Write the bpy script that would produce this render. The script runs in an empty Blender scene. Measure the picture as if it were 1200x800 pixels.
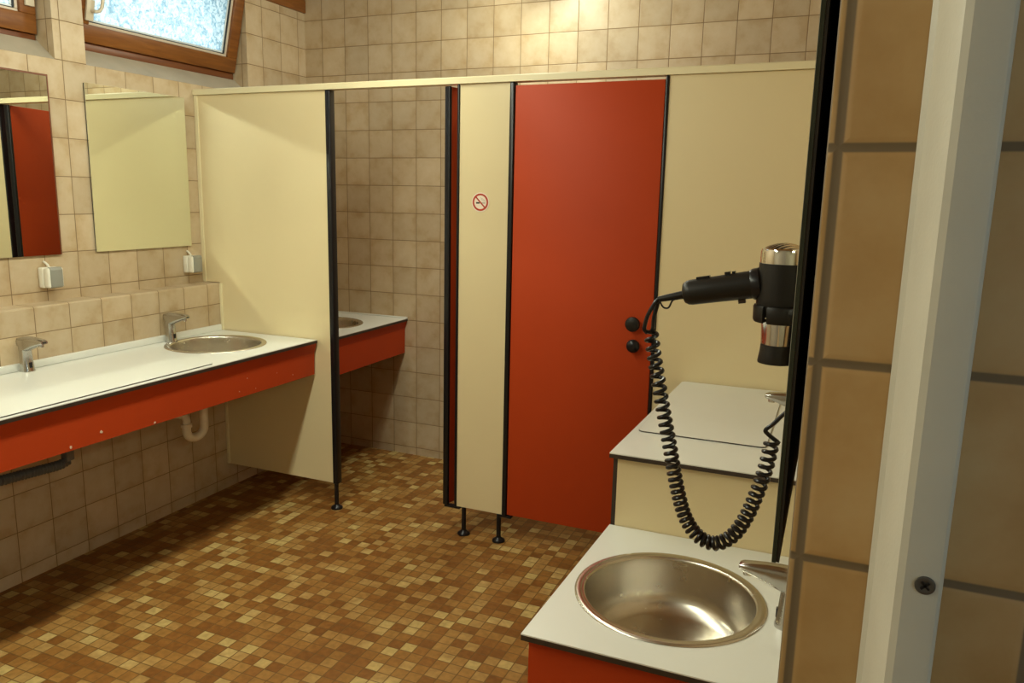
import bpy, bmesh, math, random
from mathutils import Vector, Matrix
random.seed(7)
scn = bpy.context.scene
COL = scn.collection
PI = math.pi
XR = 3.08            # right wall
YB = 0.890           # back wall
ZC = 2.78            # ceiling
VX = 0.103           # front of the low tiled ledge wall (left)
VXR = 2.955          # the same on the right
VZ = 1.076           # its top

# ------------------------------------------------------------------ materials
def new_mat(name):
    m = bpy.data.materials.new(name); m.use_nodes = True
    nt = m.node_tree
    return m, nt, nt.nodes['Principled BSDF']

def N(nt, typ, **kw):
    n = nt.nodes.new(typ)
    for k, v in kw.items():
        setattr(n, k, v)
    return n

def math_node(nt, op, a, b=None, c=None):
    n = N(nt, 'ShaderNodeMath', operation=op)
    for i, x in enumerate((a, b, c)):
        if x is None: continue
        if isinstance(x, (int, float)): n.inputs[i].default_value = x
        else: nt.links.new(x, n.inputs[i])
    return n.outputs[0]

def plain(name, col, rough=0.45, metal=0.0, spec=0.5, vary=0.0, vscale=6.0, bump=0.0, bscale=200.0, coat=0.0):
    m, nt, b = new_mat(name)
    b.inputs['Roughness'].default_value = rough
    b.inputs['Metallic'].default_value = metal
    b.inputs['Specular IOR Level'].default_value = spec
    b.inputs['Coat Weight'].default_value = coat
    g = N(nt, 'ShaderNodeNewGeometry')
    nz = N(nt, 'ShaderNodeTexNoise'); nz.inputs['Scale'].default_value = vscale; nz.inputs['Detail'].default_value = 3
    nt.links.new(g.outputs['Position'], nz.inputs['Vector'])
    mr = N(nt, 'ShaderNodeMapRange')
    mr.inputs['From Min'].default_value = 0.3; mr.inputs['From Max'].default_value = 0.7
    mr.inputs['To Min'].default_value = 1 - vary; mr.inputs['To Max'].default_value = 1 + vary
    nt.links.new(nz.outputs['Fac'], mr.inputs['Value'])
    mx = N(nt, 'ShaderNodeMix', data_type='RGBA', blend_type='MULTIPLY')
    mx.inputs['Factor'].default_value = 1
    mx.inputs['A'].default_value = (*col, 1)
    nt.links.new(mr.outputs['Result'], mx.inputs['B'])
    nt.links.new(mx.outputs['Result'], b.inputs['Base Color'])
    if bump:
        n2 = N(nt, 'ShaderNodeTexNoise'); n2.inputs['Scale'].default_value = bscale
        nt.links.new(g.outputs['Position'], n2.inputs['Vector'])
        bp = N(nt, 'ShaderNodeBump'); bp.inputs['Strength'].default_value = bump; bp.inputs['Distance'].default_value = 0.002
        nt.links.new(n2.outputs['Fac'], bp.inputs['Height'])
        nt.links.new(bp.outputs['Normal'], b.inputs['Normal'])
    return m

def box_uv(nt, off):
    """two wall coordinates picked by the face's normal, shifted by the grid offset"""
    g = N(nt, 'ShaderNodeNewGeometry')
    sub = N(nt, 'ShaderNodeVectorMath', operation='SUBTRACT'); sub.inputs[1].default_value = off
    nt.links.new(g.outputs['Position'], sub.inputs[0])
    p = N(nt, 'ShaderNodeSeparateXYZ'); nt.links.new(sub.outputs[0], p.inputs[0])
    ab = N(nt, 'ShaderNodeVectorMath', operation='ABSOLUTE'); nt.links.new(g.outputs['True Normal'], ab.inputs[0])
    n = N(nt, 'ShaderNodeSeparateXYZ'); nt.links.new(ab.outputs[0], n.inputs[0])
    isx = math_node(nt, 'GREATER_THAN', n.outputs['X'], 0.6)
    isz = math_node(nt, 'GREATER_THAN', n.outputs['Z'], 0.72)
    mu = N(nt, 'ShaderNodeMix', data_type='FLOAT')
    nt.links.new(isx, mu.inputs['Factor']); nt.links.new(p.outputs['X'], mu.inputs['A']); nt.links.new(p.outputs['Y'], mu.inputs['B'])
    mv = N(nt, 'ShaderNodeMix', data_type='FLOAT')
    nt.links.new(isz, mv.inputs['Factor']); nt.links.new(p.outputs['Z'], mv.inputs['A']); nt.links.new(p.outputs['Y'], mv.inputs['B'])
    return g, mu.outputs['Result'], mv.outputs['Result']

def tile_mat(name, off, pu=0.153, pv=0.153, grout=0.0030, cols=None, gcol=(0.20, 0.13, 0.06), rough=0.42, mottle=1.0):
    m, nt, b = new_mat(name)
    g, u, v = box_uv(nt, off)
    u = math_node(nt, 'DIVIDE', u, pu); v = math_node(nt, 'DIVIDE', v, pv)
    iu = math_node(nt, 'FLOOR', u); iv = math_node(nt, 'FLOOR', v)
    fu = math_node(nt, 'SUBTRACT', u, iu); fv = math_node(nt, 'SUBTRACT', v, iv)
    def edge(f): return math_node(nt, 'MINIMUM', f, math_node(nt, 'SUBTRACT', 1.0, f))
    e = math_node(nt, 'MINIMUM', edge(fu), edge(fv))
    # grout lines waver a little
    mask = N(nt, 'ShaderNodeMapRange', interpolation_type='SMOOTHSTEP')
    h = grout / 2 / min(pu, pv)
    mask.inputs['From Min'].default_value = h * 0.75; mask.inputs['From Max'].default_value = h * 1.35
    nt.links.new(e, mask.inputs['Value'])
    cid = N(nt, 'ShaderNodeCombineXYZ'); nt.links.new(iu, cid.inputs[0]); nt.links.new(iv, cid.inputs[1])
    wn = N(nt, 'ShaderNodeTexWhiteNoise', noise_dimensions='3D'); nt.links.new(cid.outputs[0], wn.inputs['Vector'])
    # mottling inside a tile, shifted from tile to tile
    sc = N(nt, 'ShaderNodeVectorMath', operation='MULTIPLY_ADD')
    nt.links.new(wn.outputs['Color'], sc.inputs[0]); sc.inputs[1].default_value = (5, 5, 5)
    nt.links.new(g.outputs['Position'], sc.inputs[2])
    nz = N(nt, 'ShaderNodeTexNoise'); nz.inputs['Scale'].default_value = 11; nz.inputs['Detail'].default_value = 5; nz.inputs['Roughness'].default_value = 0.6
    nt.links.new(sc.outputs[0], nz.inputs['Vector'])
    eb = N(nt, 'ShaderNodeMapRange'); eb.inputs['From Max'].default_value = 0.3
    eb.inputs['To Min'].default_value = -0.09; eb.inputs['To Max'].default_value = 0.05
    nt.links.new(e, eb.inputs['Value'])
    t = math_node(nt, 'ADD', nz.outputs['Fac'], eb.outputs['Result'])
    cr = N(nt, 'ShaderNodeValToRGB')
    cols = cols or [(0.25, (0.43, 0.305, 0.165)), (0.48, (0.51, 0.395, 0.25)), (0.75, (0.56, 0.455, 0.31))]
    el = cr.color_ramp.elements
    el[0].position = cols[0][0]; el[0].color = (*cols[0][1], 1)
    el[1].position = cols[-1][0]; el[1].color = (*cols[-1][1], 1)
    for pos, c in cols[1:-1]:
        q = el.new(pos); q.color = (*c, 1)
    nt.links.new(t, cr.inputs['Fac'])
    br = N(nt, 'ShaderNodeMapRange'); br.inputs['To Min'].default_value = 0.9; br.inputs['To Max'].default_value = 1.08
    nt.links.new(wn.outputs['Value'], br.inputs['Value'])
    mul = N(nt, 'ShaderNodeMix', data_type='RGBA', blend_type='MULTIPLY'); mul.inputs['Factor'].default_value = 1
    nt.links.new(cr.outputs['Color'], mul.inputs['A']); nt.links.new(br.outputs['Result'], mul.inputs['B'])
    mix = N(nt, 'ShaderNodeMix', data_type='RGBA')
    nt.links.new(mask.outputs['Result'], mix.inputs['Factor'])
    mix.inputs['A'].default_value = (*gcol, 1); nt.links.new(mul.outputs['Result'], mix.inputs['B'])
    nt.links.new(mix.outputs['Result'], b.inputs['Base Color'])
    rr = N(nt, 'ShaderNodeMapRange'); rr.inputs['To Min'].default_value = 0.8; rr.inputs['To Max'].default_value = rough
    nt.links.new(mask.outputs['Result'], rr.inputs['Value']); nt.links.new(rr.outputs['Result'], b.inputs['Roughness'])
    hb = N(nt, 'ShaderNodeMapRange', interpolation_type='SMOOTHSTEP'); hb.inputs['From Min'].default_value = 0; hb.inputs['From Max'].default_value = h * 2.4
    nt.links.new(e, hb.inputs['Value'])
    hh = math_node(nt, 'MULTIPLY_ADD', nz.outputs['Fac'], 0.15, hb.outputs['Result'])
    bp = N(nt, 'ShaderNodeBump'); bp.inputs['Strength'].default_value = 0.35; bp.inputs['Distance'].default_value = 0.002
    nt.links.new(hh, bp.inputs['Height']); nt.links.new(bp.outputs['Normal'], b.inputs['Normal'])
    return m

def floor_mat():
    m, nt, b = new_mat('floor_mosaic')
    g = N(nt, 'ShaderNodeNewGeometry')
    p = N(nt, 'ShaderNodeSeparateXYZ'); nt.links.new(g.outputs['Position'], p.inputs[0])
    PU, PV = 0.0485, 0.0475
    u = math_node(nt, 'DIVIDE', math_node(nt, 'SUBTRACT', p.outputs['X'], 1.486 - 20 * PU), PU)
    v = math_node(nt, 'DIVIDE', math_node(nt, 'SUBTRACT', p.outputs['Y'], -0.978 - 20 * PV), PV)
    iu = math_node(nt, 'FLOOR', u); iv = math_node(nt, 'FLOOR', v)
    fu = math_node(nt, 'SUBTRACT', u, iu); fv = math_node(nt, 'SUBTRACT', v, iv)
    cid = N(nt, 'ShaderNodeCombineXYZ'); nt.links.new(iu, cid.inputs[0]); nt.links.new(iv, cid.inputs[1])
    wn = N(nt, 'ShaderNodeTexWhiteNoise', noise_dimensions='3D'); nt.links.new(cid.outputs[0], wn.inputs['Vector'])
    def edge(f): return math_node(nt, 'MINIMUM', f, math_node(nt, 'SUBTRACT', 1.0, f))
    e = math_node(nt, 'MINIMUM', edge(fu), edge(fv))
    # big patches lean to the darker stones, as the sheets were laid
    big = N(nt, 'ShaderNodeTexNoise'); big.inputs['Scale'].default_value = 3.2; big.inputs['Detail'].default_value = 2
    nt.links.new(g.outputs['Position'], big.inputs['Vector'])
    bb = math_node(nt, 'MULTIPLY', math_node(nt, 'SUBTRACT', big.outputs['Fac'], 0.5), 0.75)
    f = math_node(nt, 'ADD', wn.outputs['Value'], bb)
    cr = N(nt, 'ShaderNodeValToRGB'); el = cr.color_ramp.elements
    el[0].position = 0.0; el[0].color = (0.196, 0.077, 0.015, 1)
    el[1].position = 1.0; el[1].color = (0.47, 0.335, 0.12, 1)
    for pos, c in [(0.30, (0.248, 0.1025, 0.0212)), (0.52, (0.304, 0.1476, 0.035)), (0.74, (0.352, 0.1927, 0.0552)), (0.88, (0.384, 0.2296, 0.0736)), (0.93, (0.48, 0.328, 0.1196))]:
        q = el.new(pos); q.color = (*c, 1)
    nt.links.new(f, cr.inputs['Fac'])
    nz = N(nt, 'ShaderNodeTexNoise'); nz.inputs['Scale'].default_value = 45; nz.inputs['Detail'].default_value = 4
    nt.links.new(g.outputs['Position'], nz.inputs['Vector'])
    mr = N(nt, 'ShaderNodeMapRange'); mr.inputs['From Min'].default_value = 0.3; mr.inputs['From Max'].default_value = 0.7
    mr.inputs['To Min'].default_value = 0.82; mr.inputs['To Max'].default_value = 1.15
    nt.links.new(nz.outputs['Fac'], mr.inputs['Value'])
    mul = N(nt, 'ShaderNodeMix', data_type='RGBA', blend_type='MULTIPLY'); mul.inputs['Factor'].default_value = 1
    nt.links.new(cr.outputs['Color'], mul.inputs['A']); nt.links.new(mr.outputs['Result'], mul.inputs['B'])
    mask = N(nt, 'ShaderNodeMapRange', interpolation_type='SMOOTHSTEP')
    mask.inputs['From Min'].default_value = 0.015; mask.inputs['From Max'].default_value = 0.06
    nt.links.new(e, mask.inputs['Value'])
    mix = N(nt, 'ShaderNodeMix', data_type='RGBA'); nt.links.new(mask.outputs['Result'], mix.inputs['Factor'])
    mix.inputs['A'].default_value = (0.15, 0.075, 0.02, 1); nt.links.new(mul.outputs['Result'], mix.inputs['B'])
    nt.links.new(mix.outputs['Result'], b.inputs['Base Color'])
    b.inputs['Roughness'].default_value = 0.5
    b.inputs['Specular IOR Level'].default_value = 0.3
    bp = N(nt, 'ShaderNodeBump'); bp.inputs['Strength'].default_value = 0.3; bp.inputs['Distance'].default_value = 0.002
    nt.links.new(mask.outputs['Result'], bp.inputs['Height']); nt.links.new(bp.outputs['Normal'], b.inputs['Normal'])
    return m

def wood_mat(name, c0, c1):
    m, nt, b = new_mat(name)
    g = N(nt, 'ShaderNodeNewGeometry')
    mp = N(nt, 'ShaderNodeMapping'); mp.inputs['Scale'].default_value = (26, 2.2, 26)
    nt.links.new(g.outputs['Position'], mp.inputs['Vector'])
    nz = N(nt, 'ShaderNodeTexNoise'); nz.inputs['Scale'].default_value = 2.2; nz.inputs['Detail'].default_value = 7; nz.inputs['Distortion'].default_value = 1.0
    nt.links.new(mp.outputs['Vector'], nz.inputs['Vector'])
    cr = N(nt, 'ShaderNodeValToRGB'); el = cr.color_ramp.elements
    el[0].position = 0.3; el[0].color = (*c0, 1); el[1].position = 0.72; el[1].color = (*c1, 1)
    nt.links.new(nz.outputs['Fac'], cr.inputs['Fac']); nt.links.new(cr.outputs['Color'], b.inputs['Base Color'])
    b.inputs['Roughness'].default_value = 0.4
    return m

def steel_mat(name, col, rough, aniso=0.0):
    m, nt, b = new_mat(name)
    b.inputs['Base Color'].default_value = (*col, 1)
    b.inputs['Metallic'].default_value = 1
    b.inputs['Anisotropic'].default_value = aniso
    g = N(nt, 'ShaderNodeNewGeometry')
    nz = N(nt, 'ShaderNodeTexNoise'); nz.inputs['Scale'].default_value = 30; nz.inputs['Detail'].default_value = 4
    nt.links.new(g.outputs['Position'], nz.inputs['Vector'])
    mr = N(nt, 'ShaderNodeMapRange'); mr.inputs['To Min'].default_value = rough * 0.96; mr.inputs['To Max'].default_value = rough * 1.04
    nt.links.new(nz.outputs['Fac'], mr.inputs['Value']); nt.links.new(mr.outputs['Result'], b.inputs['Roughness'])
    return m

def emit_mat(name, col, strength):
    m, nt, b = new_mat(name)
    b.inputs['Base Color'].default_value = (0.8, 0.8, 0.8, 1)
    b.inputs['Emission Color'].default_value = (*col, 1)
    b.inputs['Emission Strength'].default_value = strength
    m.cycles.emission_sampling = 'NONE'
    return m

def hammered_glass():
    m, nt, b = new_mat('hammered_glass')
    out = nt.nodes['Material Output']; nt.nodes.remove(b)
    g = N(nt, 'ShaderNodeNewGeometry')
    nz = N(nt, 'ShaderNodeTexNoise'); nz.inputs['Scale'].default_value = 42; nz.inputs['Detail'].default_value = 3; nz.inputs['Distortion'].default_value = 1.6
    nt.links.new(g.outputs['Position'], nz.inputs['Vector'])
    bp = N(nt, 'ShaderNodeBump'); bp.inputs['Strength'].default_value = 1.0; bp.inputs['Distance'].default_value = 0.01
    nt.links.new(nz.outputs['Fac'], bp.inputs['Height'])
    gl = N(nt, 'ShaderNodeBsdfRefraction'); gl.inputs['Color'].default_value = (0.96, 1, 1, 1); gl.inputs['Roughness'].default_value = 0.05; gl.inputs['IOR'].default_value = 1.45
    nt.links.new(bp.outputs['Normal'], gl.inputs['Normal'])
    cr = N(nt, 'ShaderNodeValToRGB'); el = cr.color_ramp.elements
    el[0].position = 0.36; el[0].color = (0.40, 0.55, 0.62, 1); el[1].position = 0.56; el[1].color = (0.97, 1, 1, 1)
    nt.links.new(nz.outputs['Fac'], cr.inputs['Fac'])
    tr = N(nt, 'ShaderNodeBsdfTranslucent'); nt.links.new(cr.outputs['Color'], tr.inputs['Color'])
    nt.links.new(bp.outputs['Normal'], tr.inputs['Normal'])
    mx = N(nt, 'ShaderNodeMixShader'); mx.inputs['Fac'].default_value = 0.75
    nt.links.new(gl.outputs[0], mx.inputs[1]); nt.links.new(tr.outputs[0], mx.inputs[2])
    gs = N(nt, 'ShaderNodeBsdfGlossy'); gs.inputs['Roughness'].default_value = 0.1; nt.links.new(bp.outputs['Normal'], gs.inputs['Normal'])
    m2 = N(nt, 'ShaderNodeMixShader'); m2.inputs['Fac'].default_value = 0.05
    nt.links.new(mx.outputs[0], m2.inputs[1]); nt.links.new(gs.outputs[0], m2.inputs[2])
    nt.links.new(m2.outputs[0], out.inputs['Surface'])
    return m

M = {}
M['tile_wall'] = tile_mat('wall_tile_beige', (0.11832, -0.09609, 0.50419))
M['tile_ledge'] = tile_mat('ledge_tile_beige', (0.11832, -0.2373, 0.972))
M['sill'] = plain('sill_beige', (0.42, 0.37, 0.285), 0.5, vary=0.08, vscale=9)
M['tile_pillar'] = tile_mat('pillar_tile_dimmed', (2.931, -2.445, 1.26029), grout=0.0062, gcol=(0.17, 0.12, 0.065), mottle=0.6,
                            cols=[(0.28, (0.44, 0.26, 0.095)), (0.5, (0.51, 0.325, 0.14)), (0.74, (0.55, 0.38, 0.185))])  # same tile as the walls; its dimmer light is put into browner colours
M['floor'] = floor_mat()
M['ceiling'] = wood_mat('ceiling_boards', (0.22, 0.11, 0.035), (0.36, 0.20, 0.07))
M['plaster'] = plain('plaster_pale', (0.42, 0.37, 0.28), 0.9, vary=0.04, bump=0.2)
M['cream'] = plain('cream_laminate', (0.69, 0.58, 0.345), 0.38, vary=0.015, vscale=2)
M['cream_rail'] = plain('cream_painted_rail', (0.74, 0.66, 0.42), 0.4, vary=0.02)
M['red'] = plain('red_laminate', (0.44, 0.048, 0.007), 0.55, spec=0.25, vary=0.03, vscale=3)
M['red_chipped'] = None
M['black'] = plain('black_profile', (0.010, 0.009, 0.010), 0.28, spec=0.32, vary=0.1)
M['black_matt'] = plain('black_plastic', (0.012, 0.010, 0.008), 0.42, spec=0.3, vary=0.1)
M['black_core'] = plain('dark_laminate_core', (0.035, 0.022, 0.014), 0.5, vary=0.2, vscale=40)
M['white'] = plain('white_laminate', (0.72, 0.73, 0.68), 0.28, vary=0.015, vscale=3)
M['white_plastic'] = plain('white_plastic', (0.76, 0.73, 0.62), 0.4, vary=0.03)
M['trap'] = plain('aged_white_plastic', (0.78, 0.70, 0.54), 0.45, vary=0.06, vscale=20)
M['grey_plastic'] = plain('grey_flap_plastic', (0.27, 0.27, 0.23), 0.4, vary=0.04)
M['dark_hose'] = plain('dark_grey_hose', (0.13, 0.125, 0.115), 0.5, vary=0.15, vscale=60)
M['steel'] = steel_mat('brushed_steel', (0.62, 0.58, 0.50), 0.27, 0.4)
M['chrome'] = steel_mat('chrome', (0.78, 0.77, 0.74), 0.10)
M['tap_chrome'] = steel_mat('tap_chrome', (0.50, 0.49, 0.46), 0.2)
M['chrome_dull'] = steel_mat('dull_chrome', (0.66, 0.66, 0.64), 0.22)
M['mirror'] = steel_mat('mirror_silver', (0.86, 0.90, 0.82), 0.001)
_n = M['mirror'].node_tree.nodes['Principled BSDF']; 
for l in list(_n.inputs['Roughness'].links): M['mirror'].node_tree.links.remove(l)
_n.inputs['Roughness'].default_value = 0.0
M['mirror_edge'] = plain('dark_mirror_edge', (0.05, 0.055, 0.035), 0.3, vary=0.2, vscale=30)
M['glass_edge'] = plain('green_glass_edge', (0.022, 0.028, 0.016), 0.35, vary=0.2, vscale=30)
M['mirror_back'] = plain('corroded_mirror_back', (0.012, 0.010, 0.009), 0.6, vary=0.5, vscale=14)
M['edge_brown'] = plain('brown_edge_band', (0.17, 0.055, 0.02), 0.4, vary=0.1)
M['wood'] = wood_mat('varnished_wood', (0.15, 0.046, 0.006), (0.25, 0.088, 0.013))
M['wood_dark'] = wood_mat('varnished_wood_dark', (0.115, 0.030, 0.007), (0.18, 0.055, 0.011))
M['seal'] = plain('dark_window_seal', (0.03, 0.035, 0.04), 0.6)
M['spacer'] = plain('pale_glazing_bead', (0.62, 0.52, 0.40), 0.45)
M['spacer_white'] = plain('aluminium_spacer', (0.75, 0.82, 0.85), 0.35)
M['handle_plate'] = plain('ivory_handle', (0.60, 0.53, 0.40), 0.4, vary=0.03)
M['glass'] = hammered_glass()
M['frame_paint'] = plain('grey_beige_frame_paint', (0.54, 0.51, 0.42), 0.42, vary=0.03, vscale=20, bump=0.08, bscale=350)
M['screw'] = steel_mat('dark_screw', (0.16, 0.16, 0.16), 0.4)
M['sign_white'] = plain('sticker_white', (0.80, 0.70, 0.58), 0.4)
M['sign_red'] = plain('sticker_red', (0.42, 0.035, 0.012), 0.4)
M['sign_black'] = plain('sticker_black', (0.03, 0.028, 0.02), 0.4)
M['sign_grey'] = plain('sticker_grey', (0.42, 0.40, 0.33), 0.4)
M['chip'] = plain('chipped_laminate', (0.70, 0.52, 0.38), 0.6)
LAMP_C = (0.97, 1.0, 0.80)
M['lamp_glow'] = emit_mat('lamp_diffuser_glow', LAMP_C, 3.0)
M['lamp_housing'] = plain('lamp_housing_white', (0.7, 0.68, 0.6), 0.5)

# ------------------------------------------------------------------ mesh helpers
def bm_new(): return bmesh.new()

def box(bm, x0, x1, y0, y1, z0, z1, bevel=0.0, seg=2):
    vs = [bm.verts.new(p) for p in ((x0,y0,z0),(x1,y0,z0),(x1,y1,z0),(x0,y1,z0),(x0,y0,z1),(x1,y0,z1),(x1,y1,z1),(x0,y1,z1))]
    fs = [bm.faces.new([vs[i] for i in q]) for q in ((0,3,2,1),(4,5,6,7),(0,1,5,4),(1,2,6,5),(2,3,7,6),(3,0,4,7))]
    if bevel:
        es = list({e for f in fs for e in f.edges})
        bmesh.ops.bevel(bm, geom=es, offset=bevel, segments=seg, affect='EDGES', profile=0.5)

def prism(bm, pts, axis, a, b, bevel=0.0):
    """extrude a closed outline along an axis; pts are the other two coordinates in xyz order"""
    def P(p, t):
        if axis == 'x': return (t, p[0], p[1])
        if axis == 'y': return (p[0], t, p[1])
        return (p[0], p[1], t)
    A = [bm.verts.new(P(p, a)) for p in pts]; B = [bm.verts.new(P(p, b)) for p in pts]
    n = len(pts)
    fs = [bm.faces.new(A), bm.faces.new(B[::-1])]
    for i in range(n):
        fs.append(bm.faces.new((A[i], B[i], B[(i+1) % n], A[(i+1) % n])))
    bmesh.ops.recalc_face_normals(bm, faces=fs)
    if bevel:
        es = list({e for f in fs for e in f.edges})
        bmesh.ops.bevel(bm, geom=es, offset=bevel, segments=2, affect='EDGES', profile=0.5)

def loft(bm, rings, cap=True, closed=True):
    """rings: lists of points of equal length"""
    R = [[bm.verts.new(p) for p in r] for r in rings]
    n = len(R[0]); fs = []
    for a, b in zip(R, R[1:]):
        for i in range(n if closed else n-1):
            fs.append(bm.faces.new((a[i], a[(i+1) % n], b[(i+1) % n], b[i])))
    if cap:
        fs.append(bm.faces.new(R[0][::-1])); fs.append(bm.faces.new(R[-1]))
    bmesh.ops.recalc_face_normals(bm, faces=fs)
    return fs

def lathe(bm, prof, c=(0,0,0), seg=48, axis=Vector((0,0,1)), cap0=True, cap1=True):
    """prof: (radius, height) pairs turned about the axis through c"""
    q = Vector((0,0,1)).rotation_difference(Vector(axis).normalized())
    rings = []
    for r, h in prof:
        rings.append([bm.verts.new(Vector(c) + q @ Vector((r*math.cos(2*PI*i/seg), r*math.sin(2*PI*i/seg), h))) for i in range(seg)])
    fs = []
    for a, b in zip(rings, rings[1:]):
        for i in range(seg):
            fs.append(bm.faces.new((a[i], a[(i+1) % seg], b[(i+1) % seg], b[i])))
    if cap0: fs.append(bm.faces.new(rings[0][::-1]))
    if cap1: fs.append(bm.faces.new(rings[-1]))
    return fs

def tube(bm, pts, r, seg=10, radii=None):
    pts = [Vector(p) for p in pts]
    rings = []; up = None
    for i, p in enumerate(pts):
        t = (pts[min(i+1, len(pts)-1)] - pts[max(i-1, 0)]).normalized()
        if up is None:
            up = Vector((0,0,1)) if abs(t.z) < 0.9 else Vector((1,0,0))
        s = t.cross(up).normalized(); up = s.cross(t).normalized()
        rr = radii[i] if radii else r
        rings.append([p + s*rr*math.cos(2*PI*k/seg) + up*rr*math.sin(2*PI*k/seg) for k in range(seg)])
    loft(bm, rings)

def bez(ctrl, n):
    """Catmull-Rom through the control points"""
    c = [Vector(p) for p in ctrl]
    c = [2*c[0]-c[1]] + c + [2*c[-1]-c[-2]]
    out = []
    for i in range(1, len(c)-2):
        for k in range(n):
            t = k/n
            a, b, d, e = c[i-1], c[i], c[i+1], c[i+2]
            out.append(0.5*((2*b) + (d-a)*t + (2*a-5*b+4*d-e)*t*t + (3*b-a-3*d+e)*t**3))
    out.append(c[-2])
    return out

def wpos(o):
    v = Vector((0,0,0))
    while o is not None:
        v += o.location; o = o.parent
    return v

def link(name, bm, mat, parent=None, smooth=False, origin=None, auto=None, keep=False):
    """link bm as ONE object; its points are given in world space (keep=True: in the parent's space)"""
    me = bpy.data.meshes.new(name)
    o = bpy.data.objects.new(name, me); COL.objects.link(o)
    org = Vector(origin) if origin else Vector((0,0,0))
    if parent is not None:
        o.parent = parent
        off = org if keep else wpos(parent)
        if keep and origin is None: off = Vector((0,0,0))
    else:
        o.location = org; off = org
    if off.length: bmesh.ops.translate(bm, verts=bm.verts[:], vec=-off)
    bmesh.ops.remove_doubles(bm, verts=bm.verts[:], dist=1e-6)
    bm.to_mesh(me); bm.free()
    me.materials.append(mat)
    if smooth or auto:
        for p in me.polygons: p.use_smooth = True
        try: me.set_sharp_from_angle(angle=math.radians(auto or 40))
        except Exception: pass
    return o

def tag(o, label, cat, group=None, kind=None):
    o['label'] = label; o['category'] = cat
    if group: o['group'] = group
    if kind: o['kind'] = kind
    return o

def thing(name, loc, label, cat, group=None, kind=None, rz=0.0):
    o = bpy.data.objects.new(name, None); COL.objects.link(o)
    o.location = loc; o.rotation_euler = (0, 0, rz); o.empty_display_size = 0.05
    return tag(o, label, cat, group, kind)

def struct(name, bm, mat, label, cat, **kw):
    o = link(name, bm, mat, **kw)
    return tag(o, label, cat, None, 'structure')

def dup(root, loc, rz, label, group=None):
    r = root.copy(); COL.objects.link(r); r.location = loc; r.rotation_euler = (0, 0, rz); r['label'] = label
    if group: r['group'] = group
    for ch in list(root.children):
        c = ch.copy(); COL.objects.link(c); c.parent = r
        for g in list(ch.children):
            d = g.copy(); COL.objects.link(d); d.parent = c
    return r

def bx(name, mat, parent, *a, **k):
    bm = bm_new(); box(bm, *a, **k)
    return link(name, bm, mat, parent, auto=30 if k.get('bevel') else None)

# ------------------------------------------------------------------ setting
bm = bm_new(); box(bm, -0.3, 4.3, -4.3, 1.1, -0.1, 0.0)
struct('floor', bm, M['floor'], 'brown and ochre mosaic tile floor of the washroom', 'floor')
bm = bm_new(); box(bm, -0.3, 4.3, -4.3, 1.1, ZC, ZC+0.1)
struct('ceiling', bm, M['ceiling'], 'wooden ceiling above the washroom', 'ceiling')

# left wall with two window recesses and a third, higher one in the back corner
WD = 0.20
bm = bm_new()
def wl(y0, y1, z0, z1): box(bm, -WD, 0.0, y0, y1, z0, z1)
SILL = 2.034
W2 = (-0.597, 0.390); W1 = (-1.72, -0.741); WT = 2.66
W3 = (0.510, YB); W3B = 2.535
wl(-4.3, W1[0], 0, ZC); 
wl(W1[0], W3[0], 0, SILL-0.001)
wl(W1[1], W2[0], SILL-0.001, ZC)
wl(W2[1], W3[0], SILL-0.001, ZC)
wl(W1[0], W1[1], WT, ZC); wl(W2[0], W2[1], WT, ZC)
wl(W3[0], YB+0.2, 0, W3B)
wl(YB, YB+0.2, W3B, ZC)
struct('wall_left', bm, M['tile_wall'], 'beige tiled wall with the windows and mirrors', 'wall')
for i, (w, wh) in enumerate(((W2, 'under the tilted window'), (W1, 'under the window at the left edge'))):
    bm = bm_new(); prism(bm, [(0.0, SILL-0.001), (-0.094, SILL+0.075), (-WD, SILL+0.075), (-WD, SILL-0.001)], 'y', w[0], w[1])
    struct('trim_%d' % (i+1), bm, M['sill'], 'sloping beige sill ' + wh, 'sill')
bm = bm_new(); prism(bm, [(-0.0, 0), (VX, 0), (VX, VZ-0.006), (VX-0.006, VZ), (0.0, VZ)], 'y', -4.3, YB)
struct('wall_left_ledge', bm, M['tile_ledge'], 'low beige tiled ledge wall behind the left washbasin counter', 'wall')
bm = bm_new(); box(bm, -WD, XR+0.2, YB, YB+0.2, 0, ZC)
struct('wall_back', bm, M['tile_wall'], 'beige tiled back wall above and behind the cubicles', 'wall')
bm = bm_new(); box(bm, XR, XR+0.2, -2.43, YB, 0, ZC)
struct('wall_right', bm, M['tile_wall'], 'beige tiled side wall behind the right counters', 'wall')
bm = bm_new(); prism(bm, [(XR, 0), (VXR, 0), (VXR, VZ-0.006), (VXR+0.006, VZ), (XR, VZ)], 'y', -1.66, YB)
struct('wall_right_ledge', bm, M['tile_ledge'], 'low tiled ledge wall behind the right taps', 'wall')
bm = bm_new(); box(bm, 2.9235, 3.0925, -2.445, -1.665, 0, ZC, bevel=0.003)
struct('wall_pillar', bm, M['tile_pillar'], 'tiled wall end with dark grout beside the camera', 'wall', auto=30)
bm = bm_new(); box(bm, 3.13, 4.2, -2.44, -2.30, 0, ZC)
struct('wall_right_front', bm, M['plaster'], 'plain wall to the right of the doorway', 'wall')
bm = bm_new(); box(bm, 4.2, 4.3, -4.3, -3.7, 0, ZC); box(bm, 4.2, 4.3, -2.9, -2.4, 0, ZC); box(bm, 4.2, 4.3, -3.7, -2.9, 0, 1.0); box(bm, 4.2, 4.3, -3.7, -2.9, 2.1, ZC)
struct('wall_corridor', bm, M['plaster'], 'plain corridor side wall', 'wall')
bm = bm_new(); box(bm, -0.3, 4.3, -4.4, -4.3, 0, ZC)
struct('wall_front', bm, M['plaster'], 'plain wall behind the camera', 'wall')

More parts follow.
